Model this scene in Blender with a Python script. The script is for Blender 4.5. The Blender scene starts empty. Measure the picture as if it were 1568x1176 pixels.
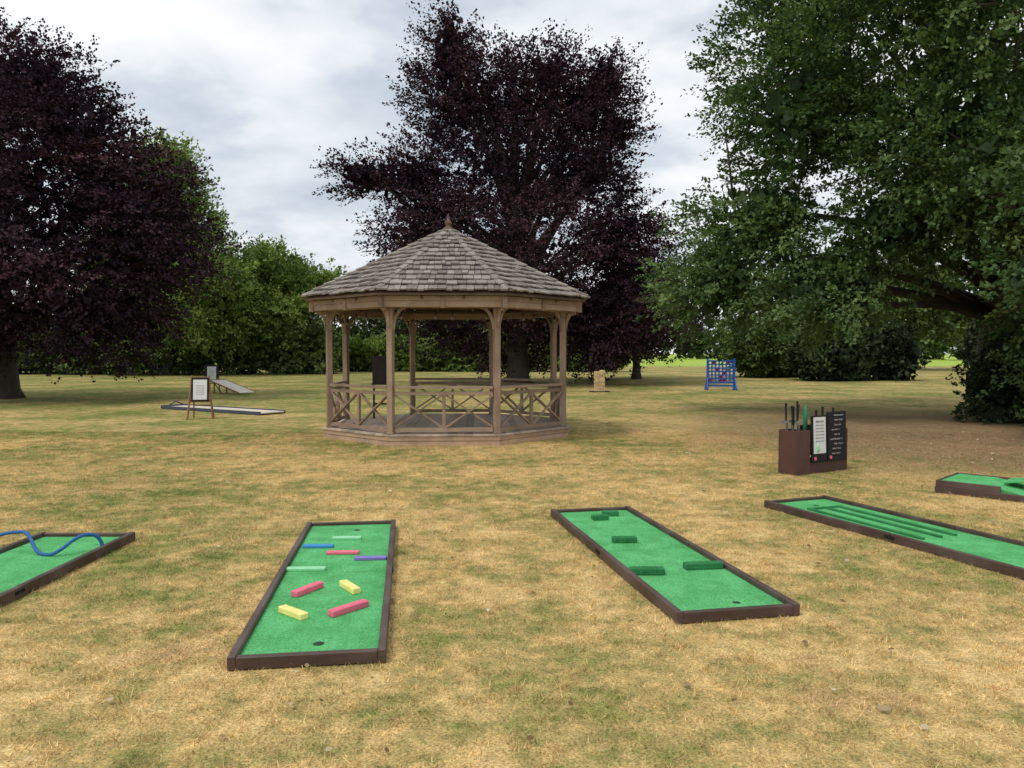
import bpy, math, random
import numpy as np
from mathutils import Vector, Matrix
random.seed(7); rng=np.random.default_rng(11)
scene=bpy.context.scene
scene.view_settings.view_transform='Standard'; scene.view_settings.look='None'; scene.view_settings.exposure=0
R=math.radians

# ---------------------------------------------------------------- materials
def newmat(name):
    m=bpy.data.materials.new(name); m.use_nodes=True
    nt=m.node_tree; return m,nt,nt.nodes['Principled BSDF']
def nd(nt,t,ins=None,**kw):
    n=nt.nodes.new(t)
    for k,v in kw.items(): setattr(n,k,v)
    if ins:
        for k,v in ins.items():
            if isinstance(v,bpy.types.NodeSocket): nt.links.new(v,n.inputs[k])
            else: n.inputs[k].default_value=v
    return n
def mth(nt,op,a,b=0.0,clamp=False):
    return nd(nt,'ShaderNodeMath',{0:a,1:b},operation=op,use_clamp=clamp).outputs[0]
def mixc(nt,f,a,b,bt='MIX'):
    n=nt.nodes.new('ShaderNodeMix'); n.data_type='RGBA'; n.blend_type=bt
    for i,v in ((0,f),(6,a),(7,b)):
        if isinstance(v,bpy.types.NodeSocket): nt.links.new(v,n.inputs[i])
        else: n.inputs[i].default_value=v if i==0 else (*v,1) if len(v)==3 else v
    return n.outputs[2]
def ramp(nt,f,stops):
    n=nd(nt,'ShaderNodeValToRGB',{0:f}); cr=n.color_ramp
    while len(cr.elements)<len(stops): cr.elements.new(.5)
    for e,(p,c) in zip(cr.elements,stops):
        e.position=p; e.color=(*c,1) if len(c)==3 else c
    return n.outputs[0]
def surf(name,col,rough=.7,var=.25,scale=6,isl=.3,bump=.3,bscale=60,stretch=None,spec=.3,dark=None):
    m,nt,b=newmat(name)
    tc=nd(nt,'ShaderNodeTexCoord').outputs['Object']
    if stretch: tc=nd(nt,'ShaderNodeMapping',{0:tc,'Scale':stretch}).outputs[0]
    n1=nd(nt,'ShaderNodeTexNoise',{'Vector':tc,'Scale':scale,'Detail':4.,'Roughness':.65}).outputs[0]
    g=nd(nt,'ShaderNodeNewGeometry')
    v=mth(nt,'ADD',mth(nt,'MULTIPLY',mth(nt,'SUBTRACT',n1,.5),var*4),mth(nt,'MULTIPLY',mth(nt,'SUBTRACT',g.outputs['Random Per Island'],.5),isl*2))
    v=mth(nt,'MAXIMUM',mth(nt,'ADD',v,1.),.15)
    c=mixc(nt,1.,col,v,'MULTIPLY')
    if dark:
        n2=nd(nt,'ShaderNodeTexNoise',{'Vector':tc,'Scale':scale*.4,'Detail':3.}).outputs[0]
        c=mixc(nt,ramp(nt,n2,[(.45,(0,0,0)),(.65,(1,1,1))]),c,dark)
    nt.links.new(c,b.inputs['Base Color']); b.inputs['Roughness'].default_value=rough
    b.inputs['Specular IOR Level'].default_value=spec
    if bump:
        n3=nd(nt,'ShaderNodeTexNoise',{'Vector':tc,'Scale':bscale,'Detail':3.}).outputs[0]
        bp=nd(nt,'ShaderNodeBump',{'Height':n3,'Strength':bump,'Distance':.01}).outputs[0]
        nt.links.new(bp,b.inputs['Normal'])
    return m
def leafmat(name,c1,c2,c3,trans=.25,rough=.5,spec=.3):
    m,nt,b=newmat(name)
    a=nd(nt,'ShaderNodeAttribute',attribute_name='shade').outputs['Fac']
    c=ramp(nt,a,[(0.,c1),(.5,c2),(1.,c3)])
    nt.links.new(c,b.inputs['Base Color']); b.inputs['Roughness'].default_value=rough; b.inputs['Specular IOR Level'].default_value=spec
    if trans:
        tr=nd(nt,'ShaderNodeBsdfTranslucent',{0:mixc(nt,1.,c,(1.3,1.4,.7),'MULTIPLY')})
        mx=nd(nt,'ShaderNodeMixShader',{0:trans,1:b.outputs[0],2:tr.outputs[0]})
        nt.links.new(mx.outputs[0],nt.nodes['Material Output'].inputs[0])
    return m

# ---------------------------------------------------------------- mesh builder
class MB:
    def __init__(s): s.v=[];s.f=[];s.mi=[]
    def add(s,vs,fs,mi=0):
        o=len(s.v); s.v+=[tuple(v) for v in vs]; s.f+=[tuple(i+o for i in f) for f in fs]; s.mi+=[mi]*len(fs)
    def hexa(s,p,mi=0):
        s.add(p,[(0,3,2,1),(4,5,6,7),(0,1,5,4),(1,2,6,5),(2,3,7,6),(3,0,4,7)],mi)
    def box(s,c,sz,mi=0,rot=None):
        x,y,z=[q/2 for q in sz]; M=rot if rot is not None else Matrix.Identity(3); c=Vector(c)
        P=[c+M@Vector(q) for q in ((-x,-y,-z),(x,-y,-z),(x,y,-z),(-x,y,-z),(-x,-y,z),(x,-y,z),(x,y,z),(-x,y,z))]
        s.hexa(P,mi)
    def beam(s,a,b,w,h,mi=0,up=(0,0,1)):
        a=Vector(a);b=Vector(b);d=(b-a).normalized();u=Vector(up)
        sd=d.cross(u)
        if sd.length<1e-4: sd=d.cross(Vector((0,1,0)))
        sd.normalize();u=sd.cross(d)
        P=[]
        for q in (a,b):
            P+= [q-sd*w/2-u*h/2,q+sd*w/2-u*h/2,q+sd*w/2+u*h/2,q-sd*w/2+u*h/2]
        s.add(P,[(0,1,2,3),(7,6,5,4),(0,4,5,1),(1,5,6,2),(2,6,7,3),(3,7,4,0)],mi)
    def tube(s,pts,rs,n=8,mi=0,cap=True):
        o=len(s.v);pts=[Vector(p) for p in pts]
        for i,p in enumerate(pts):
            d=(pts[min(i+1,len(pts)-1)]-pts[max(i-1,0)]).normalized()
            a=d.cross(Vector((0.13,1,.07))).normalized(); b=d.cross(a)
            for k in range(n):
                t=2*math.pi*k/n; s.v.append(tuple(p+(a*math.cos(t)+b*math.sin(t))*rs[i]))
        for i in range(len(pts)-1):
            for k in range(n):
                k2=(k+1)%n; s.f.append((o+i*n+k,o+i*n+k2,o+(i+1)*n+k2,o+(i+1)*n+k)); s.mi.append(mi)
        if cap:
            s.f.append(tuple(o+k for k in range(n))[::-1]); s.mi.append(mi)
            s.f.append(tuple(o+(len(pts)-1)*n+k for k in range(n))); s.mi.append(mi)
    def cyl(s,a,b,r,n=16,mi=0): s.tube([a,b],[r,r],n,mi)
    def obj(s,name,mats,parent=None,bevel=0,smooth=False):
        me=bpy.data.meshes.new(name); me.from_pydata(s.v,[],s.f); me.update()
        for m in mats: me.materials.append(m)
        me.polygons.foreach_set('material_index',s.mi)
        if smooth: me.polygons.foreach_set('use_smooth',[True]*len(s.f))
        ob=bpy.data.objects.new(name,me); scene.collection.objects.link(ob)
        if parent: ob.parent=parent
        if bevel:
            bv=ob.modifiers.new('bevel','BEVEL'); bv.width=bevel; bv.segments=1; bv.limit_method='ANGLE'
        return ob
def empty(name,loc=(0,0,0),rz=0):
    e=bpy.data.objects.new(name,None); e.location=loc; e.rotation_euler=(0,0,rz); e.empty_display_size=.3
    scene.collection.objects.link(e); return e

# ---------------------------------------------------------------- camera / world / sun
cd=bpy.data.cameras.new('camera'); cam=bpy.data.objects.new('camera',cd); scene.collection.objects.link(cam)
cam.location=(0,0,1.6); cam.rotation_euler=(R(90-2.33),0,0); cd.sensor_width=36; cd.lens=27.05; cd.clip_end=2000; cd.clip_start=.05
scene.camera=cam
sdir=Vector((-.42,-.36,1.0)).normalized()
w=bpy.data.worlds.new('World'); scene.world=w; w.use_nodes=True; nt=w.node_tree
bg=nt.nodes['Background']
sk=nd(nt,'ShaderNodeTexSky'); sk.sky_type='NISHITA'; sk.sun_disc=False
sk.sun_elevation=math.asin(sdir.z); sk.sun_rotation=math.atan2(sdir.x,sdir.y); sk.air_density=1.2; sk.dust_density=2
nt.links.new(sk.outputs[0],bg.inputs[0]); bg.inputs[1].default_value=.12
tc=nd(nt,'ShaderNodeTexCoord').outputs['Generated']
sx=nd(nt,'ShaderNodeSeparateXYZ',{0:tc})
den=mth(nt,'ADD',mth(nt,'MAXIMUM',sx.outputs[2],0.),.20)
vx=nd(nt,'ShaderNodeCombineXYZ',{0:mth(nt,'DIVIDE',sx.outputs[0],den),1:mth(nt,'DIVIDE',sx.outputs[1],den),2:3.7}).outputs[0]
nA=nd(nt,'ShaderNodeTexNoise',{'Vector':vx,'Scale':1.0,'Detail':4.,'Roughness':.5,'Distortion':.3}).outputs[0]
nB=nd(nt,'ShaderNodeTexNoise',{'Vector':vx,'Scale':2.9,'Detail':5.,'Roughness':.52}).outputs[0]
cv=mth(nt,'ADD',mth(nt,'MULTIPLY',nA,.62),mth(nt,'MULTIPLY',nB,.38))
cc=ramp(nt,cv,[(.36,(.56,.63,.71)),(.45,(.70,.76,.83)),(.53,(.88,.92,.96)),(.63,(1.10,1.11,1.12))])
b2=nd(nt,'ShaderNodeBackground',{0:cc,1:1.0})
fac=ramp(nt,nB,[(.36,(.8,)*3),(.5,(.97,)*3)])
mx=nd(nt,'ShaderNodeMixShader',{0:fac,1:bg.outputs[0],2:b2.outputs[0]})
nt.links.new(mx.outputs[0],nt.nodes['World Output'].inputs[0])
sl=bpy.data.lights.new('sun','SUN'); sl.energy=1.5; sl.angle=R(12); sl.color=(1,.93,.82)
so=bpy.data.objects.new('sun',sl); scene.collection.objects.link(so); so.rotation_euler=sdir.to_track_quat('Z','Y').to_euler(); so.location=(-10,-10,30)

# ---------------------------------------------------------------- ground
def grasscol(nt,blade=False):
    g=nd(nt,'ShaderNodeNewGeometry'); p=g.outputs['Position']
    sp=nd(nt,'ShaderNodeSeparateXYZ',{0:p})
    def ns(s,d,r=.6): return nd(nt,'ShaderNodeTexNoise',{'Vector':p,'Scale':s,'Detail':d,'Roughness':r}).outputs[0]
    A=ns(.42,3.);B=ns(2.9,5.,.75)
    v=mth(nt,'ADD',mth(nt,'MULTIPLY',A,.62),mth(nt,'MULTIPLY',B,.82))
    v=mth(nt,'SUBTRACT',v,.155)
    far=nd(nt,'ShaderNodeMapRange',{0:sp.outputs[1],1:11.,2:28.,3:0.,4:.08}).outputs[0]
    v=mth(nt,'ADD',v,far)
    lf=nd(nt,'ShaderNodeMapRange',{0:sp.outputs[0],1:-.5,2:-6.,3:0.,4:.04}).outputs[0]
    v=mth(nt,'ADD',v,lf)
    c=ramp(nt,v,[(.44,(.80,.58,.27)),(.53,(.66,.47,.20)),(.60,(.49,.385,.155)),(.68,(.33,.315,.10)),(.78,(.19,.23,.06))])
    S=ns(.9,4.,.6); c=mixc(nt,ramp(nt,S,[(.58,(0,0,0)),(.68,(.5,)*3)]),c,(.56,.36,.19))
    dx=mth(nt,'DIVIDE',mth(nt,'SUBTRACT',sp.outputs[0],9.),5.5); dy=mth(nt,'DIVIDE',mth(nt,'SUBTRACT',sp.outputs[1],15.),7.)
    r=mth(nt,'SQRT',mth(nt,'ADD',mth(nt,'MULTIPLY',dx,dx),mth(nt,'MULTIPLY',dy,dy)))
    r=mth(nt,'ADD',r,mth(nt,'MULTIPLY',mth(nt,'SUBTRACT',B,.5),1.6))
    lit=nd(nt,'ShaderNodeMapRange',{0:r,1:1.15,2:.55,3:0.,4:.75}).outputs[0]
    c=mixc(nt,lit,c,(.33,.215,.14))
    fld=nd(nt,'ShaderNodeMapRange',{0:sp.outputs[1],1:88.,2:95.,3:0.,4:1.}).outputs[0]
    c=mixc(nt,fld,c,(.42,.56,.10))  # far field green, its sunlit brightness put into the colour
    if blade:
        rd=g.outputs['Random Per Island']
        c=mixc(nt,1.,c,mth(nt,'ADD',mth(nt,'MULTIPLY',mth(nt,'POWER',rd,2.),.9),.7),'MULTIPLY')
    else:
        D=ns(75.,2.,.7); c=mixc(nt,1.,c,ramp(nt,D,[(.3,(.45,)*3),(.65,(1.2,)*3)]),'MULTIPLY')
        E=ns(9.,3.,.75); c=mixc(nt,1.,c,ramp(nt,E,[(.3,(.62,.66,.6)),(.7,(1.25,1.22,1.2))]),'MULTIPLY')
    return c,p
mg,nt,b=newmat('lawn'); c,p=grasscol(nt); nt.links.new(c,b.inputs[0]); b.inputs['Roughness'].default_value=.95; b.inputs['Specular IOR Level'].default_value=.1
nn=nd(nt,'ShaderNodeTexNoise',{'Vector':p,'Scale':40.,'Detail':3.}).outputs[0]
nt.links.new(nd(nt,'ShaderNodeBump',{'Height':nn,'Strength':.8,'Distance':.03}).outputs[0],b.inputs['Normal'])
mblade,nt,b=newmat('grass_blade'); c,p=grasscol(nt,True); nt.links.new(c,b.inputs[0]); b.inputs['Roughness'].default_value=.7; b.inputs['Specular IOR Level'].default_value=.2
g=MB(); g.add([(-700,-60,0),(700,-60,0),(700,900,0),(-700,900,0)],[(0,1,2,3)]); g.obj('ground',[mg])

def polymesh(name,V,k,mat,shade=None,parent=None):
    n=len(V)//k
    me=bpy.data.meshes.new(name); me.vertices.add(len(V)); me.vertices.foreach_set('co',V.astype(np.float32).ravel())
    me.loops.add(n*k); me.loops.foreach_set('vertex_index',np.arange(n*k,dtype=np.int32))
    me.polygons.add(n); me.polygons.foreach_set('loop_start',np.arange(0,n*k,k,dtype=np.int32)); 
    me.update(calc_edges=True)
    if shade is not None:
        a=me.attributes.new('shade','FLOAT','POINT'); a.data.foreach_set('value',np.repeat(shade,k).astype(np.float32))
    me.materials.append(mat)
    ob=bpy.data.objects.new(name,me); scene.collection.objects.link(ob)
    if parent: ob.parent=parent
    return ob
# grass tufts
ge=empty('grass')
variants=[]
for q in range(4):
    nb=5200
    c=np.zeros((nb,3)); c[:,:2]=rng.uniform(-.52,.52,(nb,2))
    cl=rng.uniform(-.5,.5,(150,2)); hc=rng.uniform(.6,2.1,150); pick=rng.integers(0,150,nb//2); c[:nb//2,:2]=cl[pick]+rng.normal(0,.024,(nb//2,2))
    a=rng.uniform(0,2*np.pi,nb); h=rng.uniform(.007,.022,nb)*rng.uniform(.6,1.2,nb); h[:nb//2]*=hc[pick]; wd=rng.uniform(.0012,.0028,nb)
    lean=rng.uniform(.3,1.6,nb)*h; la=rng.uniform(0,2*np.pi,nb)
    V=np.zeros((nb,3,3)); d=np.stack([np.cos(a),np.sin(a),0*a],1)*wd[:,None]
    V[:,0]=c-d;V[:,1]=c+d;V[:,2]=c+np.stack([np.cos(la)*lean,np.sin(la)*lean,h],1)
    ob=polymesh('turf_patch',V.reshape(-1,3),3,mblade,parent=ge); variants.append(ob.data); bpy.data.objects.remove(ob)
for yi in range(2,16):
    hw=int(.68*yi+1.6)
    for xi in range(-hw,hw+1):
        o=bpy.data.objects.new('turf_patch',variants[random.randrange(4)]); o.parent=ge
        o.location=(xi,yi,0); o.rotation_euler=(0,0,random.choice([0,1,2,3])*math.pi/2); scene.collection.objects.link(o)

# ---------------------------------------------------------------- foliage
def norm(a): return a/np.maximum(np.linalg.norm(a,axis=-1,keepdims=True),1e-6)
def sph(n): return norm(rng.normal(size=(n,3)))
def crown(name,blobs,nspray,lps,slen,leaf,mat,parent,sub=14,subr=.36,up=.25,droop=.15,flat=.5,wid=.26,core=1500,coreleaf=.4,zmin=.4,lw=.33,keepin=.2,nrand=.4,hor=0.,lvar=.07,corer=.68):
    B=np.array(blobs,float); S=[]
    for b in B:
        S.append(list(b[:3])+list(b[3:]*.70))
        u=sph(sub); ce=b[:3]+u*b[3:]*rng.uniform(.60,.88,(sub,1))
        rr=(b[3:].mean()*subr*rng.uniform(.6,1.3,(sub,1)))*np.ones((1,3)); rr[:,2]*=.7
        for k in range(sub): S.append(list(ce[k])+list(rr[k]))
    S=np.array(S); wt=np.prod(S[:,3:],1)**(.70); wt/=wt.sum()
    subsh=rng.uniform(-.28,.28,len(S))
    bc=(B[:,:3]*np.prod(B[:,3:],1)[:,None]).sum(0)/np.prod(B[:,3:],1).sum()
    Ps=[];As=[];Sh=[];tot=0
    while tot<nspray:
        m=nspray; ix=rng.choice(len(S),m,p=wt); u=sph(m)
        P=S[ix,:3]+S[ix,3:]*u*(rng.uniform(.2,1,m)**.35)[:,None]*.95
        dmin=np.full(m,9.)
        for s in S: dmin=np.minimum(dmin,np.linalg.norm((P-s[:3])/s[3:],axis=1))
        keep=((dmin>.74)|(rng.random(m)<keepin))&(P[:,2]>zmin)
        P=P[keep];u=u[keep];o=norm(P-bc)
        A=u*.7+o*.8+rng.normal(0,.3,P.shape)+np.array([0,0,up]); A[:,2]*=(1-hor); A=norm(A)
        Ps.append(P);As.append(A);Sh.append(subsh[ix[keep]]); tot+=len(P)
    P=np.concatenate(Ps)[:nspray];A=np.concatenate(As)[:nspray];Sh=np.concatenate(Sh)[:nspray]
    L=slen*rng.uniform(.5,1.25,nspray)
    t=rng.random((nspray,lps))**.8
    pos=P[:,None]+A[:,None]*(L[:,None]*t)[...,None]
    lat=rng.normal(size=(nspray,lps,3))*(L[:,None]*wid*(1.05-.8*t))[...,None]; lat[...,2]*=flat
    pos=pos+lat; pos[...,2]-=droop*L[:,None]*t**2
    n=nspray*lps; pos=pos.reshape(-1,3); Ar=np.repeat(A,lps,0)
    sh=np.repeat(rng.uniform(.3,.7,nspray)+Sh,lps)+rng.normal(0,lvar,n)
    dl=norm(Ar+rng.normal(0,.65,(n,3))); nr=norm(rng.normal(0,nrand,(n,3))+np.array([0,0,.9])+Ar*.4); sd=norm(np.cross(dl,nr))
    l=leaf*rng.uniform(.6,1.25,n)[:,None]
    V=np.stack([pos,pos+dl*l*.55+sd*l*lw,pos+dl*l,pos+dl*l*.5-sd*l*lw],1)
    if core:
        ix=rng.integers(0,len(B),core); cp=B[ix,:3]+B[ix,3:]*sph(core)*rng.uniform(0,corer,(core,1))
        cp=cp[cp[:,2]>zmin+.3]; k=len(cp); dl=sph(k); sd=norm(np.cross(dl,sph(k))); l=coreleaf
        V=np.concatenate([V,np.stack([cp,cp+dl*l*.5+sd*l*.4,cp+dl*l,cp+dl*l*.5-sd*l*.4],1)]); sh=np.concatenate([sh,np.zeros(k)+.1])  # filler leaves added for opacity, painted dark like the crown's shaded inside
    V=V.reshape(-1,3); V[:,2]=np.maximum(V[:,2],.02)
    return polymesh(name,V,4,mat,np.clip(sh,0,1),parent),P
mbark=surf('bark',(.085,.068,.055),.9,.3,5,.1,.8,25,(1,1,.3))
def tree(name,base,blobs,trunk_r,h,leafm,limbs=3,twigs=120,**kw):
    e=empty(name,(0,0,0)); bx,by=base
    _,P=crown('foliage',blobs,parent=e,mat=leafm,**kw)
    t=MB(); B=np.array(blobs); wob=[Vector((bx+random.uniform(-.12,.12)*i*.5,by+random.uniform(-.12,.12)*i*.5,h*i/7)) for i in range(8)]
    rs=[trunk_r*(1.45 if i==0 else 1.0)*(1-.105*i) for i in range(8)]
    wob.insert(1,wob[0]+Vector((0,0,.35))); rs.insert(1,trunk_r*1.1)
    t.tube(wob,rs,12)
    anchors=[]
    for b in B:
        for k in range(limbs):
            tg=Vector(b[:3]+b[3:]*sph(1)[0]*.6); z0=min(max(.25*h,tg.z*random.uniform(.35,.7)),h*.9)
            s=Vector((bx,by,z0)); f=s.lerp(tg,.5)+Vector((0,0,random.uniform(.0,.6)))
            pts=[s,s.lerp(f,.5)+Vector((0,0,.1)),f,f.lerp(tg,.6),tg]; r0=trunk_r*.38*(1-.5*z0/h)
            t.tube(pts,[r0,r0*.8,r0*.55,r0*.35,r0*.12],6); anchors+=[f,pts[3],tg]
    An=np.array([list(a) for a in anchors])
    for k in range(twigs):
        p=P[rng.integers(len(P))]; a=An[np.argmin(((An-p)**2).sum(1))]; a=Vector(a);p=Vector(p)
        m=a.lerp(p,.5)+Vector((0,0,.12)); t.tube([a,m,p],[.035,.022,.008],4)
    t.obj('trunk_and_limbs',[mbark],e,smooth=True); return e

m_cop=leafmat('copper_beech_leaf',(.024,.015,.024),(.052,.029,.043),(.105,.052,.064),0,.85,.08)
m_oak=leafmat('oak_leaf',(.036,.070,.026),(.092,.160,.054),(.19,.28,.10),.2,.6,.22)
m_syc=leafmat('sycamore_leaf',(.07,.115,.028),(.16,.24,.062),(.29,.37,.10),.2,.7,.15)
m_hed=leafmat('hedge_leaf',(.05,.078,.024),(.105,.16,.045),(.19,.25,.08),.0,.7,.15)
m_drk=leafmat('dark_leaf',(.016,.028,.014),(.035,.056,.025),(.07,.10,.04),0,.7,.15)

# central copper beech (40 m away)
tree('copper_beech_tree',(.3,40),[
 (-3.1,40,16.8,1.0,1.2,2.0),(-2.4,40.3,14.7,2.6,3.0,2.2),(.4,40.3,14.4,2.6,3,2.0),(3.4,40,14.2,2.2,2.6,2.0),(4.8,40,15.4,.8,1.2,1.1),(1.9,40,15.8,.9,1.2,1.),
 (-.8,40,11.2,4.7,5,3.0),(-7.3,39.5,10.5,1.5,2.0,.6),(-5,39.7,10.4,1.9,2,1.2),(3.8,40,11.0,2.2,3.,2.5),(5.2,40,13.0,1.0,1.5,.9),(.3,40,7.2,5.5,6.0,3.6),
 (-4.3,39.5,7.4,1.9,3,2.0),(5.2,39.5,7.2,2.2,3.2,2.0),(5.4,39,3.6,3.0,3.4,2.),(-1,41,3.8,5,5,2.)],
 .55,15,m_cop,limbs=3,twigs=160,nspray=6200,lps=32,slen=1.6,leaf=.15,sub=16,up=.1,droop=.02,flat=.22,wid=.19,core=7500,coreleaf=.42,zmin=1.2,hor=.3,nrand=.28,keepin=.1,lw=.38,corer=.88)
tree('copper_beech_tree',(7.6,47),[(7.6,47,5.0,2.8,3,3.1),(5.6,46,3.2,2.6,3,2.2)],.25,6,m_cop,limbs=2,twigs=20,nspray=1000,lps=26,slen=1.5,leaf=.2,core=1500,coreleaf=.45,zmin=.4,hor=.3,nrand=.3,corer=.85)
# left copper beech (27 m)
tree('copper_beech_tree',(-17.9,27),[
 (-16.4,27,10.7,1.6,2.2,1.4),(-18.6,27,10.6,2.2,3,1.7),(-14.9,26.8,8.9,2.1,3,1.6),(-13.2,26.6,6.8,2.0,2.6,1.7),(-12.4,26.5,5.0,1.7,2.4,1.6),
 (-15.2,25.5,4.2,3.2,3.2,2.5),(-17.6,24.8,3.2,2.4,2.2,1.5),(-13.9,26.5,2.9,2.0,2.2,1.2),(-19.5,26,7.2,4.4,4.4,3.8),(-16.4,26,7.2,3.0,3.4,2.4),(-22,27,9.4,3.2,3,2.6)],
 .5,10,m_cop,limbs=2,twigs=140,nspray=6000,lps=30,slen=1.15,leaf=.118,sub=16,up=.05,droop=.12,flat=.22,wid=.19,core=7000,coreleaf=.34,zmin=1.3,hor=.3,nrand=.28,keepin=.1,lw=.38,corer=.86)
# oak right
tree('oak_tree',(12.9,20.5),[
 (11.4,20.5,9.2,5.2,5.2,4.4),(8.2,20.5,11.4,2.5,3,2.4),(7.2,19.5,7.6,2.0,2.8,2.0),(6.5,20.5,5.0,1.8,2.4,1.4),(5.6,20.8,3.4,1.5,1.8,1.2),
 (7.6,19,3.1,1.7,2.1,1.1),(9.6,17.5,6.6,2.6,2.6,2.0),(10.2,15.2,5.0,1.8,2.2,1.4),(12.6,16,4.4,2.8,2.6,2.2),(12.6,17.5,2.0,2.0,1.8,1.5),(11.9,16.6,1.7,1.3,1.2,1.3),
 (9.4,18.5,4.6,2.0,2.0,1.1),(9.6,16.2,9.5,2.8,2.8,2.2),(9.9,12.8,4.6,1.6,1.5,1.0),(9.6,13.4,2.9,1.1,1.1,.6),(16,20,7,4,4,4)],
 .5,10,m_oak,limbs=2,twigs=260,nspray=9200,lps=32,slen=.85,leaf=.115,sub=26,subr=.26,up=.3,droop=.1,flat=.45,wid=.2,core=7500,coreleaf=.36,zmin=.3,lw=.32,keepin=.05,nrand=.38,corer=.74)
# green trees behind left
tree('sycamore_tree',(-25,56),[(-24.6,56,15,1.8,2.2,2.0),(-25.3,56,12.2,3.2,3.5,4.0),(-23.4,55,9,4.2,4,4.),(-21.8,54,5.5,4,4,4),(-27,55,6,4,4,5)],.4,14,m_syc,limbs=2,twigs=30,nspray=2600,lps=26,slen=1.5,leaf=.24,core=2400,coreleaf=.7,zmin=.4,subr=.3,keepin=.08)
tree('sycamore_tree',(-18.5,60),[(-19,60,7,3.4,3.5,3.0),(-16.5,60,5.5,3.0,3,2.8),(-20,58,4,4,3,3.4),(-14.4,60,6.4,1.3,1.6,1.4)],.35,8,m_syc,limbs=2,twigs=30,nspray=2000,lps=26,slen=1.3,leaf=.24,core=1900,coreleaf=.6,zmin=.3,subr=.3,keepin=.08)
def hedge(name,segs,mat,nspray,leaf=.28,slen=.8,zmin=.15):
    e=empty(name); crown('foliage',segs,nspray,22,slen,leaf,mat,e,sub=12,subr=.3,up=.3,core=nspray//1,coreleaf=.6,zmin=zmin,keepin=.08)
    s=MB()
    for b in segs[::1]:
        for k in range(3):
            x=b[0]+random.uniform(-1,1);y=b[1]+random.uniform(-.5,.5); s.tube([(x,y,0),(x+random.uniform(-.3,.3),y,b[2])],[.06,.02],5)
    s.obj('stems',[mbark],e); return e
hedge('hedge',[(x,66+random.uniform(-1,1),random.uniform(1.0,1.4),2.0,1.8,random.uniform(1.4,2.1)) for x in (-17,-14.8,-12.6,-10.4,-8.2,-6,-3.8,-1.4,1.5,5,7.8)],m_syc,2300)
hedge('hedge',[(x,58+random.uniform(-1,1),1.6,2.6,2,random.uniform(1.8,3.2)) for x in np.arange(-40,-14,2.8)],m_hed,2500)
hedge('hedge',[(x,72+random.uniform(-1,1),2.4,3,2,random.uniform(2.6,4.2)) for x in (-50,-45,-40,-35,-30,-14,-10.5,-7,-3.5,0)],m_hed,1900,.4,1.2)
hedge('laurel_bush',[(16.2,50,1.6,2.3,2.2,1.9),(18.2,52,1.3,2.0,2,1.6)],m_hed,650)
hedge('laurel_bush',[(18.2,44,1.5,2.2,2,1.8),(20.4,45,1.5,2.2,2,1.8),(22.4,45,1.4,1.6,2,1.7),(26.8,43,1.8,1.8,2,2.2),(29.5,44,1.8,2.2,2,2.4)],m_drk,1500)
hedge('holly_bush',[(11.6,17.6,.9,1.3,1.0,1.1),(13.0,18.2,1.0,1.3,1.1,1.3),(14.4,18.6,1.2,1.4,1.4,1.6),(15.9,19,1.3,1.6,1.4,1.8)],m_drk,1900,.1,.4,.05)
# distant wood
bl=[]
for a in np.arange(-62,63,3.0):
    r=190+random.uniform(-12,12); x=r*math.sin(R(a)); y=r*math.cos(R(a)); h=random.uniform(4.,7.)
    bl.append((x,y,h*.75,7,5,h))
e=empty('distant_tree_line'); crown('foliage',bl,4600,16,2.6,1.3,m_hed,e,sub=7,core=3500,coreleaf=3,zmin=.3)
tree('sycamore_tree',(33,72),[(33,72,7.4,6,5,4.2),(27,72,6.4,5,4,3.2),(40,72,7,6,5,5)],.4,8,m_hed,limbs=2,twigs=20,nspray=1500,lps=20,slen=1.8,leaf=.42,core=1500,coreleaf=.9,zmin=3.2)

# ---------------------------------------------------------------- fallen leaves
m_dead=leafmat('dead_leaf',(.12,.07,.035),(.30,.20,.10),(.6,.52,.36),0,.8,.2)
n=2300
px=np.concatenate([rng.uniform(-7,8,1100),rng.normal(7.5,2.8,n-1100)]); py=np.concatenate([1.8+11.5*rng.random(1100)**1.2,rng.normal(12.5,3.,n-1100)])
c=np.stack([px,py,rng.uniform(.018,.030,n)],1)
a=rng.uniform(0,6.28,n); d=np.stack([np.cos(a),np.sin(a),rng.uniform(-.15,.3,n)],1); s=np.stack([-np.sin(a),np.cos(a),rng.uniform(-.3,.5,n)],1)
l=(rng.uniform(.018,.058,n)*np.where(rng.random(n)<.6,.6,1))[:,None]
V=np.stack([c,c+d*l*.35+s*l*.32,c+d*l*.8+s*l*.25,c+d*l*1.05,c+d*l*.75-s*l*.3,c+d*l*.3-s*l*.28],1)
V[...,2]=np.maximum(V[...,2],.006)
polymesh('fallen_leaves',V.reshape(-1,3),6,m_dead,rng.random(n))

# ---------------------------------------------------------------- gazebo
mw=surf('weathered_oak',(.30,.215,.155),.8,.3,3.,.25,.5,40,dark=None)
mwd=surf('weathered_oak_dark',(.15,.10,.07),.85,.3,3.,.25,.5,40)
mpl=surf('plinth_oak',(.42,.29,.195),.85,.3,3.,.25,.5,40)
mdeck=surf('deck_boards',(.44,.355,.28),.85,.3,2.,.3,.5,40,(1,6,1))
msh=surf('cedar_shakes',(.275,.245,.215),.9,.28,5.,.34,.8,50,(3,3,1))
mbulb=surf('bulb_glass',(.12,.10,.08),.15,.1,5,.1,0,spec=.6)
mblack=surf('black_plastic',(.015,.015,.016),.5,.1,5,.1,.1)
gz=empty('gazebo',(-1.27,15.45,0),R(2.5))
T8=math.tan(R(22.5)); C8=math.cos(R(22.5))
def oc(ap,k,z): 
    r=ap/C8; a=R(-90-22.5+45*k); return Vector((r*math.cos(a),r*math.sin(a),z))
AP=2.2
d=MB()
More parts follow.
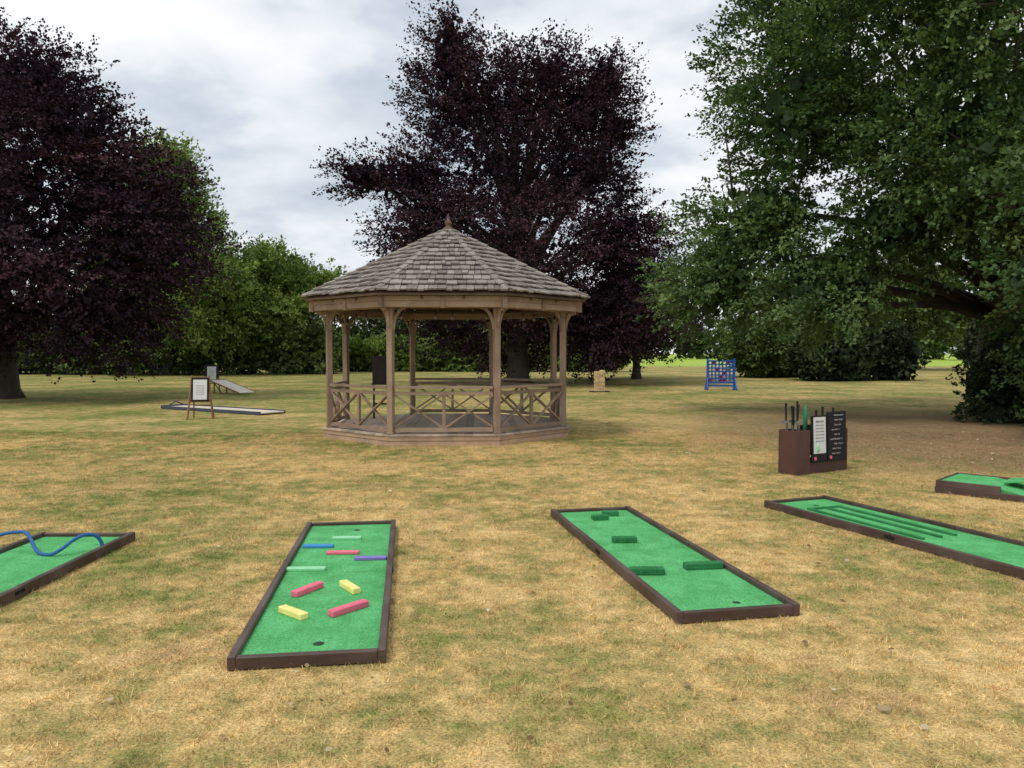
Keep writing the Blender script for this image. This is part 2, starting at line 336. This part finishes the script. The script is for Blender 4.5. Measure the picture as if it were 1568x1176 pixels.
for k in range(8):
    for z0,z1,ap in ((.0,.085,2.31),(.09,.165,2.32)):
        a0,a1=oc(ap,k,z0),oc(ap,k+1,z0); i0,i1=oc(ap-.04,k,z0),oc(ap-.04,k+1,z0); up=Vector((0,0,z1-z0))
        d.hexa([a0,a1,i1,i0,a0+up,a1+up,i1+up,i0+up])
d.obj('plinth',[mpl],gz,.004)
d=MB()
ap=2.34
x=-ap
def clipy(x):
    ax=abs(x); h=ap*T8
    return ap if ax<=h else ap-(ax-h)
while x<ap-.01:
    x1=min(x+.142,ap); xa=x+.002; xb=x1-.002
    ya,yb=clipy(xa),clipy(xb)
    d.hexa([(xa,-ya,.168),(xb,-yb,.168),(xb,yb,.168),(xa,ya,.168),(xa,-ya,.195),(xb,-yb,.195),(xb,yb,.195),(xa,ya,.195)])
    x=x1
d.obj('deck',[mdeck],gz,.002)
p=MB()
for k in range(8):
    c0=oc(AP,k,0); a=R(-90-22.5+45*k); M=Matrix.Rotation(a,3,'Z'); 
    p.box((c0.x,c0.y,(.2+2.5)/2),(.105,.105,2.3),0,M)
    p.box((c0.x,c0.y,.215),(.13,.13,.035),0,M)
    out=Vector((math.cos(a),math.sin(a),0))
    dirs=[(oc(AP,k+1,0)-c0).normalized(),(oc(AP,k-1,0)-c0).normalized(),out]
    for j,dv in enumerate(dirs):
        Lb=.27 if j<2 else .24; zt=2.40; zb=zt-(.40 if j<2 else .36)
        pts=[]
        for q in range(7):
            t=q/6*math.pi/2
            pts.append(c0+dv*(.05+Lb*(1-math.cos(t)))+Vector((0,0,zb+(zt-zb)*math.sin(t))))
        for q in range(6):
            p.beam(pts[q]-(pts[q+1]-pts[q])*.06,pts[q+1]+(pts[q+1]-pts[q])*.06,.045+.001*q,.055,0,up=(dv+Vector((0,0,-1))))
p.obj('posts_and_braces',[mw],gz,.006)
f=MB()
for k in range(8):
    a0,a1=oc(AP,k,2.43),oc(AP,k+1,2.43); f.beam(a0,a1,.09,.12)
    a0,a1=oc(2.47,k,2.515),oc(2.47,k+1,2.515); f.beam(a0,a1,.035,.085)
    a0,a1=oc(2.455,k,2.42),oc(2.455,k+1,2.42); f.beam(a0,a1,.035,.10)
    u=(a1-a0).normalized(); m=(a0+a1)/2; n=m.copy(); n.z=0; n.normalize()
    f.beam(m+n*.025+Vector((0,0,-.07)),m+n*.025+Vector((0,0,.125)),.075,.05,0,up=n)
    cn=oc(2.50,k,2.465); o=cn.copy(); o.z=0;o.normalize()
    f.beam(cn+Vector((0,0,-.11)),cn+Vector((0,0,.115)),.085,.07,0,up=o)
    q=oc(2.43,k,2.34); f.beam(oc(AP,k,2.37),q,.06,.06)
f.obj('fascia_beams',[mw],gz,.004)
EA=2.62; ZE=2.60; ZA=4.03; al=math.atan2(ZA-ZE,EA); SL=EA/math.cos(al)
s=MB(); under=MB()
for k in range(8):
    a=R(-90+45*k); n=Vector((math.cos(a),math.sin(a),0)); u=Vector((-math.sin(a),math.cos(a),0))
    up=Vector((-n.x*math.cos(al),-n.y*math.cos(al),math.sin(al))); nm=u.cross(up); 
    if nm.z<0: nm=-nm
    M0=n*EA+Vector((0,0,ZE)); nc=14; ex=SL/nc
    W=lambda sd:(EA-sd*math.cos(al))*T8
    for c in range(nc):
        s0=c*ex-(.03 if c==0 else 0); s1=min(s0+ex*1.4,SL-.01)
        w0=W(s0); x=-w0
        while x<w0-.01:
            x1=min(x+random.uniform(.07,.20),w0)
            if w0-x1<.05: x1=w0
            j=random.uniform(-.02,.02); wu=W(s1); lift=random.uniform(0,.014); th=random.uniform(.020,.034)
            xa,xb=x+.004,x1-.004
            def P(xx,ss,h): return M0+u*xx+up*ss+nm*h
            ua,ub=max(-wu,min(wu,xa)),max(-wu,min(wu,xb))
            lo=.046+lift
            s.hexa([P(xa,s0+j,lo),P(xb,s0+j,lo),P(ub,s1,.004),P(ua,s1,.004),P(xa,s0+j,lo+th),P(xb,s0+j,lo+th),P(ub,s1,.004+th),P(ua,s1,.004+th)])
            x=x1
    a0,a1=oc(EA-.02,k+0,ZE-.005),oc(EA-.02,k+1,ZE-.005); ap_=Vector((0,0,ZA-.01))
    under.add([a0,a1,ap_],[(0,1,2)],0)
    under.beam(a0-Vector((0,0,.02)),a1-Vector((0,0,.02)),.03,.035,0)
    under.beam(oc(EA-.06,k,ZE-.03),Vector((0,0,ZA-.08)),.05,.09,0)
    for q in (.33,.67): 
        e0=a0.lerp(a1,q); e0.z-=.02; under.beam(e0*.96+Vector((0,0,.04)),Vector((e0.x*.3,e0.y*.3,ZE+(ZA-ZE)*.69-.03)),.04,.07,0)
    hp0=oc(EA+.01,k,ZE+.045); hp1=Vector((0,0,ZA+.045)); hd=(hp1-hp0)
    sd=hd.cross(Vector((0,0,1))).normalized(); hn=sd.cross(hd).normalized(); 
    if hn.z<0: hn=-hn
    for c in range(nc):
        t0=c/nc-.005; t1=min((c+1.35)/nc,1); A=hp0+hd*t0; B=hp0+hd*t1; 
        for sg in (1,-1):
            wv_=random.uniform(.06,.085); side=(sd*sg*wv_-hn*.022); l=hn*random.uniform(.02,.035); th=hn*.02
            s.hexa([A+l,A+l+side,B+side*.9,B,A+l+th,A+l+side+th,B+side*.9+th,B+th])
s.obj('roof_shakes',[msh],gz)
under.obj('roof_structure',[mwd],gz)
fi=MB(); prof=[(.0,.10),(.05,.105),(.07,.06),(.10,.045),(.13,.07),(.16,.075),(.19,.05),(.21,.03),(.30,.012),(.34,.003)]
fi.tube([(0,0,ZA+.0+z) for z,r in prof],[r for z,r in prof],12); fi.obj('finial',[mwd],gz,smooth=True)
r=MB()
for k in range(8):
    if k==5: continue
    a=oc(AP,k,0);b_=oc(AP,k+1,0); u=(b_-a).normalized(); n=u.cross(Vector((0,0,1)))
    def Q(t,z,o=0): return a.lerp(b_,t)+Vector((0,0,z))+n*o
    g0=.035;g1=1-g0
    r.beam(Q(g0,1.0),Q(g1,1.0),.10,.045); r.beam(Q(g0,.90),Q(g1,.90),.045,.06); r.beam(Q(g0,.27),Q(g1,.27),.045,.07)
    r.beam(Q(.5,.305),Q(.5,.87),.055,.055,up=n)
    for t0,t1 in ((g0,.485),(.515,g1)):
        r.beam(Q(t0,.31,.014),Q(t1,.87,.014),.03,.055,up=n); r.beam(Q(t0,.87,-.014),Q(t1,.31,-.014),.03,.055,up=n)
r.obj('balustrade',[mw],gz,.003)
lb=MB()
for k in range(8):
    a=oc(AP-.07,k,2.34);b_=oc(AP-.07,k+1,2.34); pts=[]
    for i in range(13):
        t=i/12; pts.append(a.lerp(b_,t)-Vector((0,0,.05*math.sin(t*math.pi*4)**2)))
    lb.tube(pts,[.006]*13,5,0)
    for i in (1,5,7,11):
        q=pts[i]; lb.cyl(q,q-Vector((0,0,.06)),.014,8,0); z=q.z-.06
        lb.tube([(q.x,q.y,z),(q.x,q.y,z-.02),(q.x,q.y,z-.05),(q.x,q.y,z-.075)],[.014,.030,.032,.008],8,1)
lb.obj('festoon_lights',[mblack,mbulb],gz,smooth=True)
nb=empty('notice_board',(-2.78,16.6,.195),R(8))
m_dk=surf('dark_stain',(.05,.036,.034),.7,.2,6,.2,.3)
q=MB(); q.box((0,0,1.02),(.46,.03,.56)); q.box((0,-.02,1.31),(.50,.05,.03)); q.box((0,-.02,.73),(.50,.05,.03))
for sx_ in (-.2,.2): q.beam((sx_,.03,0),(sx_,.03,1.2),.04,.04); q.beam((sx_,-.2,0),(sx_,-.02,.7),.035,.035)
q.beam((-.2,.03,.3),(.2,.03,.3),.03,.04); q.obj('board',[m_dk],nb,.003)

# ---------------------------------------------------------------- mini golf lanes
m_rail=surf('stained_rail',(.070,.040,.032),.5,.25,7,.15,.3,50,spec=.45,dark=(.115,.080,.072))
def turfm(name,col):
    m,nt,b=newmat(name); tc=nd(nt,'ShaderNodeTexCoord').outputs['Object']
    a=nd(nt,'ShaderNodeTexNoise',{'Vector':tc,'Scale':5.,'Detail':4.,'Roughness':.65}).outputs[0]; h=nd(nt,'ShaderNodeTexNoise',{'Vector':tc,'Scale':130.,'Detail':3.,'Roughness':.75}).outputs[0]
    c=mixc(nt,1.,col,ramp(nt,h,[(.3,(.4,.45,.4)),(.7,(1.55,1.4,1.5))]),'MULTIPLY'); c=mixc(nt,1.,c,ramp(nt,a,[(.35,(.74,.8,.72)),(.65,(1.2,1.12,1.25))]),'MULTIPLY')
    nt.links.new(c,b.inputs[0]); b.inputs['Roughness'].default_value=.8; b.inputs['Specular IOR Level'].default_value=.15
    nt.links.new(nd(nt,'ShaderNodeBump',{'Height':h,'Strength':1.,'Distance':.008}).outputs[0],b.inputs['Normal']); return m
m_turf=turfm('artificial_turf',(.125,.54,.18)); m_turfd=turfm('artificial_turf_dark',(.045,.25,.085))
m_hinge=surf('hinge_black',(.010,.014,.010),.9,.1,5,0,0)  # plain black of the rail hinges
m_hole_dark=surf('hole_painted_shade',(.03,.055,.035),.9,.3,30,0,0)  # flat disc on uncut turf, dark colour stands in for the hole's shade
m_steel=surf('steel',(.3,.3,.3),.4,.1,20,0,.1); m_steel.node_tree.nodes['Principled BSDF'].inputs['Metallic'].default_value=.9
def paint(n,c): return surf(n,c,.6,.14,14,.1,.15,40,spec=.3)
cols={'blue':paint('block_blue',(.05,.26,.58)),'pink':paint('block_pink',(.78,.15,.23)),'yellow':paint('block_yellow',(.85,.75,.25)),'purple':paint('block_purple',(.22,.17,.50)),'green':paint('block_green',(.28,.66,.36))}
def lane(near,far,W=.80):
    nx,ny=near;fx,fy=far; L=math.hypot(fx-nx,fy-ny); rz=math.atan2(fy-ny,fx-nx)-math.pi/2
    e=empty('mini_golf_lane',(nx,ny,0),rz)
    b=MB(); b.box((0,L/2,.016),(W-.004,L-.004,.026)); hw=W/2; rw=.042
    for y0,y1 in ((0,L/2-.004),(L/2+.004,L)):
        for sg in (-1,1): b.box((sg*(hw-rw/2),(y0+y1)/2,.039),(rw,y1-y0,.074),0,Matrix.Rotation(random.uniform(-.003,.003),3,'Z'))
    b.box((0,rw/2,.037),(W-2*rw-.002,rw,.064)); b.box((0,L-rw/2,.037),(W-2*rw-.002,rw,.064))
    b.obj('frame',[m_rail],e,.004)
    t=MB(); iw=W-2*rw-.004
    for y0,y1 in ((rw+.002,L/2-.003),(L/2+.003,L-rw-.002)): t.box((0,(y0+y1)/2,.036),(iw,y1-y0,.014))
    t.obj('turf',[m_turf],e)
    h=MB()
    for sg in (-1,1):
        for dy in (-.03,.03): h.box((sg*(hw+.003),L/2+dy,.045),(.005,.035,.022))
        h.cyl((sg*(hw+.004),L/2-.03,.045),(sg*(hw+.004),L/2+.03,.045),.005,8)
    h.obj('hinges',[m_hinge],e)
    Mi=(Matrix.Translation((nx,ny,0))@Matrix.Rotation(rz,4,'Z')).inverted()
    return e,Mi,L,rz
def hole(e,Mi,wx,wy,r=.028):
    p=Mi@Vector((wx,wy,0)); q=MB(); q.cyl((p.x,p.y,.0432),(p.x,p.y,.0442),r,24); q.obj('hole_disc',[m_hole_dark],e)
def block(e,Mi,rz,wx,wy,ang,L,col,w=.062,h=.045):
    p=Mi@Vector((wx,wy,0)); q=MB(); q.box((p.x,p.y,.0435+h/2),(L,w,h),0,Matrix.Rotation(R(ang)-rz,3,'Z')); q.obj('block',[col],e,.004)
e,Mi,L,rz=lane((-1.04,3.85),(-1.455,6.94),.79)
for wx,wy,an,l,c in [(-1.55,6.1,2,.24,'blue'),(-1.31,5.9,3,.25,'pink'),(-1.066,5.74,4,.24,'purple'),(-1.38,6.37,3,.24,'green'),(-1.476,5.45,3,.28,'green'),
  (-1.33,4.95,62,.25,'pink'),(-1.067,5.0,-55,.23,'yellow'),(-1.297,4.5,-40,.23,'yellow'),(-.984,4.58,50,.27,'pink')]:
    block(e,Mi,rz,wx,wy,an,l,cols[c],.055,.038 if wy<5.2 else .022)
hole(e,Mi,-1.035,4.06,.03); hole(e,Mi,-1.36,6.7)
e,Mi,L,rz=lane((1.36,4.54),(.77,7.54),.80)
for wx,wy,an,l in [(.82,7.12,12,.15),(.94,7.30,8,.15),(.924,6.27,2,.2),(.952,5.36,0,.24),(1.38,5.5,8,.28)]:
    block(e,Mi,rz,wx,wy,an,l,m_turfd,.075,.045)
hole(e,Mi,1.40,4.74,.024)
e,Mi,L,rz=lane((4.13,5.10),(2.98,8.05),.80)
q=MB()
for xx in (-.20,.0,.17): q.beam((xx,L-1.75,.052),(xx,L-.45,.052),.035,.018)
q.beam((-.218,L-.432,.0515),(.188,L-.432,.0515),.035,.017); q.obj('guide_rails',[m_turfd],e,.003)
hole(e,Mi,2.98+.12,7.78)
# far right lane, with raised ramp
e,Mi,L,rz=lane((7.14,6.98),(5.12,9.03),.80)
q=MB(); ww=.355
q.add([(-ww,L-1.0,.05),(ww,L-1.0,.05),(ww,L-.45,.14),(-ww,L-.45,.14),(ww,L-.046,.14),(-ww,L-.046,.14),(-ww,L-.046,.0436),(ww,L-.046,.0436),(-ww,L-1.0,.0436),(ww,L-1.0,.0436),(-ww,L-.45,.0436),(ww,L-.45,.0436)],
 [(0,1,2,3),(3,2,4,5),(5,4,7,6),(8,0,3,10),(10,3,5,6),(1,9,11,2),(2,11,7,4)]); q.obj('ramp',[m_turf],e)
q=MB()
for sg in (-1,1): q.box((sg*.38,L-.33,.112),(.038,.64,.07))
q.box((0,L-.020,.105),(.718,.038,.075)); q.obj('ramp_rails',[m_rail],e,.003)
q=MB(); q.box((.12,L-.75,.17),(.36,.3,.02),0,Matrix.Rotation(R(-8),3,'X')); q.box((.12,L-.62,.115),(.3,.03,.10)); q.box((.12,L-.88,.11),(.3,.03,.085)); q.obj('bridge',[m_turf],e,.003)
# left lane with blue serpentine tube
e,Mi,L,rz=lane((-3.60,3.40),(-3.61,6.50),.80)
q=MB(); pts=[]
key=[(-4.3,.05),(-4.18,.10),(-4.06,.155),(-3.93,.175),(-3.84,.175),(-3.76,.13),(-3.68,.07),(-3.6,.055),(-3.52,.06),(-3.45,.10),(-3.40,.15),(-3.35,.172),(-3.30,.15),(-3.268,.09),(-3.262,.04)]
sub=[]
for i in range(len(key)-1):
    for j in range(4):
        t=j/4; p0=key[max(i-1,0)];p1=key[i];p2=key[i+1];p3=key[min(i+2,len(key)-1)]
        f_=lambda a,b,c,d:.5*((2*b)+(-a+c)*t+(2*a-5*b+4*c-d)*t*t+(-a+3*b-3*c+d)*t**3)
        sub.append((f_(p0[0],p1[0],p2[0],p3[0]),f_(p0[1],p1[1],p2[1],p3[1])))
for i,(x,z) in enumerate(sub):
    v=Mi@Vector((x,5.95+.12*math.sin(i*.15),0)); pts.append((v.x,v.y,z))
q.tube(pts,[.0135]*len(pts),8); q.obj('blue_tube',[paint('tube_blue',(.025,.13,.36))],e,smooth=True)
block(e,Mi,rz,-3.95,5.35,0,.25,m_rail)

# ---------------------------------------------------------------- putter stand
m_box=surf('mahogany_stain',(.085,.038,.030),.55,.2,8,.2,.2,40,spec=.4)
m_chalk=surf('chalkboard',(.012,.012,.014),.7,.15,8,0,.05); m_paper=surf('paper',(.75,.76,.75),.6,.03,5,0,0); m_ink=surf('chalk_writing',(.6,.6,.58),.9,.1,30,0,0)
rz=math.atan2(.5,.85); st=empty('putter_stand',(3.69,9.92,0),rz)
q=MB()
def shell(x0,x1,y0,y1,h,t=.02):
    q.box(((x0+x1)/2,y0+t/2,h/2+.004),(x1-x0,t,h)); q.box(((x0+x1)/2,y1-t/2,h/2+.004),(x1-x0,t,h))
    q.box((x0+t/2,(y0+y1)/2,h/2+.002),(t,y1-y0-2*t-.002,h-.004)); q.box((x1-t/2,(y0+y1)/2,h/2+.002),(t,y1-y0-2*t-.002,h-.004)); q.box(((x0+x1)/2,(y0+y1)/2,.03),(x1-x0-2*t-.004,y1-y0-2*t-.004,.02))
shell(0,.26,0,.30,.58); shell(.264,1.02,.02,.28,.17); q.box((1.035,.15,.29),(.03,.26,.56)); q.box((.66,.24,.42),(.72,.02,.42))
q.obj('box',[m_box],st,.004)
q=MB(); TL=2.; tl=Matrix.Rotation(R(-TL),3,'X'); kt=math.tan(R(TL))
q.box((.43,.004,.46),(.30,.022,.62),0,tl); q.box((.79,.004,.48),(.38,.022,.66),0,tl); q.obj('chalkboards',[m_chalk],st,.003)
q=MB(); q.box((.43,-.010,.51),(.24,.004,.48),0,tl); q.obj('rules_sheet',[m_paper],st)
def text(s,x,y,z,size,mat,par):
    c=bpy.data.curves.new('writing','FONT'); c.body=s; c.size=size; c.align_x='CENTER'; c.extrude=.0005; c.materials.append(mat)
    o=bpy.data.objects.new('writing',c); scene.collection.objects.link(o); o.parent=par; o.location=(x,y,z); o.rotation_euler=(R(90-TL),0,0)
for i,s_ in enumerate(['what you need','Putter & ball','Score card','one stroke = 1','max. six','out of bounds + 1','Hole 1  Par 2','Hole 2  Par 3','Hole 3  Par 3']):
    z=.755-i*.064; text(s_,.79+random.uniform(-.03,.03),-.0095+(z-.48)*kt,z,random.uniform(.028,.036),m_ink,st)
for i in range(7):
    z=.68-i*.042; text('golf rules and etiquette' if i else 'MINI GOLF',.43,-.0145+(z-.51)*kt,z,.018 if i else .034,m_chalk,st)
q=MB(); q.cyl((.34,-.018,.205),(.34,-.024,.205),.024,16,0); q.cyl((.65,-.018,.205),(.65,-.024,.205),.024,16,0); q.obj('badges',[cols['pink']],st)
q=MB(); q.tube([(.38,-.018,.30),(.39,-.017,.33),(.38,-.017,.36),(.40,-.016,.40)],[.02,.03,.02,.005],6); q.obj('logo',[cols['green']],st)
q=MB()
for i in range(12):
    x=random.uniform(.04,.23);y=random.uniform(.05,.25); tx=x+random.uniform(-.06,.06); ty=y+random.uniform(-.04,.04); h=random.uniform(.80,1.0); big=i<6
    if big:
        p0=Vector((x,y,.05)); p1=Vector((tx,ty,h)); q.tube([p0,p0.lerp(p1,.72)],[.006,.006],6,1); q.tube([p0.lerp(p1,.70),p1],[.010,.014],8,0)
    else:
        q.tube([(x,y,.05),(tx,ty,.68)],[.006,.006],6,1); q.box((tx,ty,.69),(.02,.09,.03),1,Matrix.Rotation(random.uniform(0,3),3,'Z'))
for x,h in ((.55,.83),(.68,.87),(.9,.85)): q.tube([(x,.15,.05),(x+.02,.16,h)],[.012,.015],8,0)
q.obj('putters',[mblack,m_steel],st)
q=MB(); q.tube([(.34,.15,.3),(.34,.15,.80),(.34,.15,.84),(.34,.15,.90)],[.028,.028,.018,.014],10); q.obj('green_flask',[paint('flask_green',(.03,.25,.12))],st,smooth=True)

# ---------------------------------------------------------------- easels, shuffleboard
m_pine=surf('orange_pine',(.25,.12,.055),.6,.2,8,.2,.2); m_navy=surf('navy_frame',(.06,.07,.10),.6,.15,6,.1,.1); m_white=surf('pale_laminate',(.66,.59,.48),.6,.15,5,.05,.1)
def easel(loc,rz,H=1.05,W=.46,wm=None):
    e=empty('easel_sign',loc,rz); q=MB(); wm=wm or m_pine
    for sg in (-1,1): q.beam((sg*W*.62,-.12,0),(sg*W*.42,.04,H),.035,.035)
    q.beam((-W*.5,-.03,H*.42),(W*.5,-.03,H*.42),.03,.06); q.beam((-W*.44,.03,H*.95),(W*.44,.03,H*.95),.03,.04)
    for sg in (-1,1): q.beam((sg*W*.5,.40,0),(sg*W*.35,.06,H*.96),.03,.03)
    q.beam((-W*.45,.30,H*.3),(W*.45,.30,H*.3),.02,.03)
    q.obj('frame',[wm],e,.003)
    t=Matrix.Rotation(R(-8.5),3,'X')
    q=MB(); q.box((0,-.035,H*.68),(W*.86,.02,H*.54),0,t); q.obj('board',[m_chalk],e,.002)
    q=MB(); q.box((0,-.049,H*.68),(W*.68,.004,H*.46),0,t); q.obj('sheet',[m_paper],e)
    for i in range(5): text('score and rules',0,-.052+(H*.05-i*.05)*.149,H*.78-i*.05-.02,.03,m_chalk,e)
    return e
easel((-7.5,18.5,0),R(12)); easel((-12.1,31,0),R(15),1.15,.5,m_dk)
def sidelane(name,a,b,W,h0,h1,legs=False):
    a=Vector((*a,0));b=Vector((*b,0)); L=(b-a).length; e=empty(name,a,math.atan2(b.y-a.y,b.x-a.x)); q=MB()
    q.beam((0,0,h0),(L,0,h1),W,.03); q.obj('bed',[m_white],e,.003)
    q=MB()
    bh=.05 if legs else .085
    for sg in (-1,1): q.beam((0,sg*(W/2+.02),h0+.0),(L,sg*(W/2+.02),h1+.0),.034,bh)
    q.beam((-.02,-W/2-.04,h0+.01),(-.02,W/2+.04,h0+.01),.038,bh)
    if legs:
        for sg in (-1,1): q.beam((.15,sg*W*.4,0),(.15,sg*W*.4,h0-.03),.04,.04); q.beam((.15,sg*W*.4,h0*.8),(.6,sg*W*.4,0.02),.03,.03)
    q.obj('border',[m_pine if legs else m_navy],e,.003); return e
e=sidelane('shuffleboard_lane',(-9.75,22.2),(-6.2,19.9),.75,.05,.05)
q=MB(); q.tube([(.1,-.3,.07),(.05,0,.2),(.1,.3,.07)],[.02]*3,8); q.obj('hoop',[m_navy],e)
sidelane('bowling_ramp',(-11.7,30.6),(-10.2,29.6),.7,.5,.06,True)

# ---------------------------------------------------------------- giant tumbling tower
m_bl=surf('pine_block',(.68,.50,.28),.6,.12,8,.3,.2)
e=empty('giant_block_tower',(3.57,31.4,0),R(12)); q=MB(); q.box((0,0,.02),(.75,.5,.03)); q.obj('base_mat',[m_dk],e)
q=MB(); z=.036
for i in range(16):
    for j in (-1,0,1):
        if (i,j) in ((15,1),(11,-1),(8,1),(15,0)) : continue
        M=Matrix.Rotation(R(90*(i%2)+random.uniform(-2,2)),3,'Z'); o=M@Vector((0,j*.118,0)); q.box((o.x+random.uniform(-.006,.006),o.y,z+.026),(.35,.113,.05),0,M)
    z+=.0535
q.obj('blocks',[m_bl],e,.004)
# ---------------------------------------------------------------- giant four in a row
m_b4=surf('blue_plastic',(.02,.11,.50),.4,.08,4,.05,.05,spec=.5)
m_red=paint('disc_red',(.55,.03,.02)); m_yel=paint('disc_yellow',(.75,.55,.03))
e=empty('giant_four_in_a_row',(8.96,33,0),R(-6)); q=MB(); cs=.15; rr=.058; n=16
for i in range(7):
    for j in range(6):
        cx=(i-3)*cs; cz=.42+j*cs
        for y,fl in ((-.05,0),(.05,1)):
            vs=[]
            for k in range(n):
                t=2*math.pi*k/n; c_,s_=math.cos(t),math.sin(t); mlen=max(abs(c_),abs(s_)); vs.append((cx+c_/mlen*cs/2,y,cz+s_/mlen*cs/2))
            for k in range(n):
                t=2*math.pi*k/n; vs.append((cx+rr*math.cos(t),y,cz+rr*math.sin(t)))
            fs=[(k,(k+1)%n,n+(k+1)%n,n+k) for k in range(n)]; q.add(vs,fs if not fl else [f[::-1] for f in fs])
        vs=[(cx+rr*math.cos(2*math.pi*k/n),y,cz+rr*math.sin(2*math.pi*k/n)) for y in (-.05,.05) for k in range(n)]
        q.add(vs,[(k,(k+1)%n,n+(k+1)%n,n+k) for k in range(n)])
for sg in (-1,1):
    q.box((sg*.56,0,.68),(.07,.13,1.34)); q.box((sg*.60,0,.05),(.09,.62,.08)); q.beam((sg*.60,-.27,.06),(sg*.56,-.03,.55),.05,.05); q.beam((sg*.60,.27,.06),(sg*.56,.03,.55),.05,.05)
q.box((0,0,.315),(1.05,.12,.05)); q.box((0,0,.18),(1.05,.05,.07)); q.box((0,-.052,1.26),(1.05,.012,.04)); q.box((0,.052,1.26),(1.05,.012,.04))
q.obj('frame',[m_b4],e)
q=MB()
for i,j,mi in ((0,0,0),(1,0,1),(3,0,0),(4,0,0),(3,1,0),(6,0,1),(5,5,0),(1,5,0),(2,3,0),(4,2,0)): q.cyl(((i-3)*cs,-.02,.42+j*cs),((i-3)*cs,.02,.42+j*cs),.066,16,mi)
q.obj('discs',[m_red,m_yel],e)
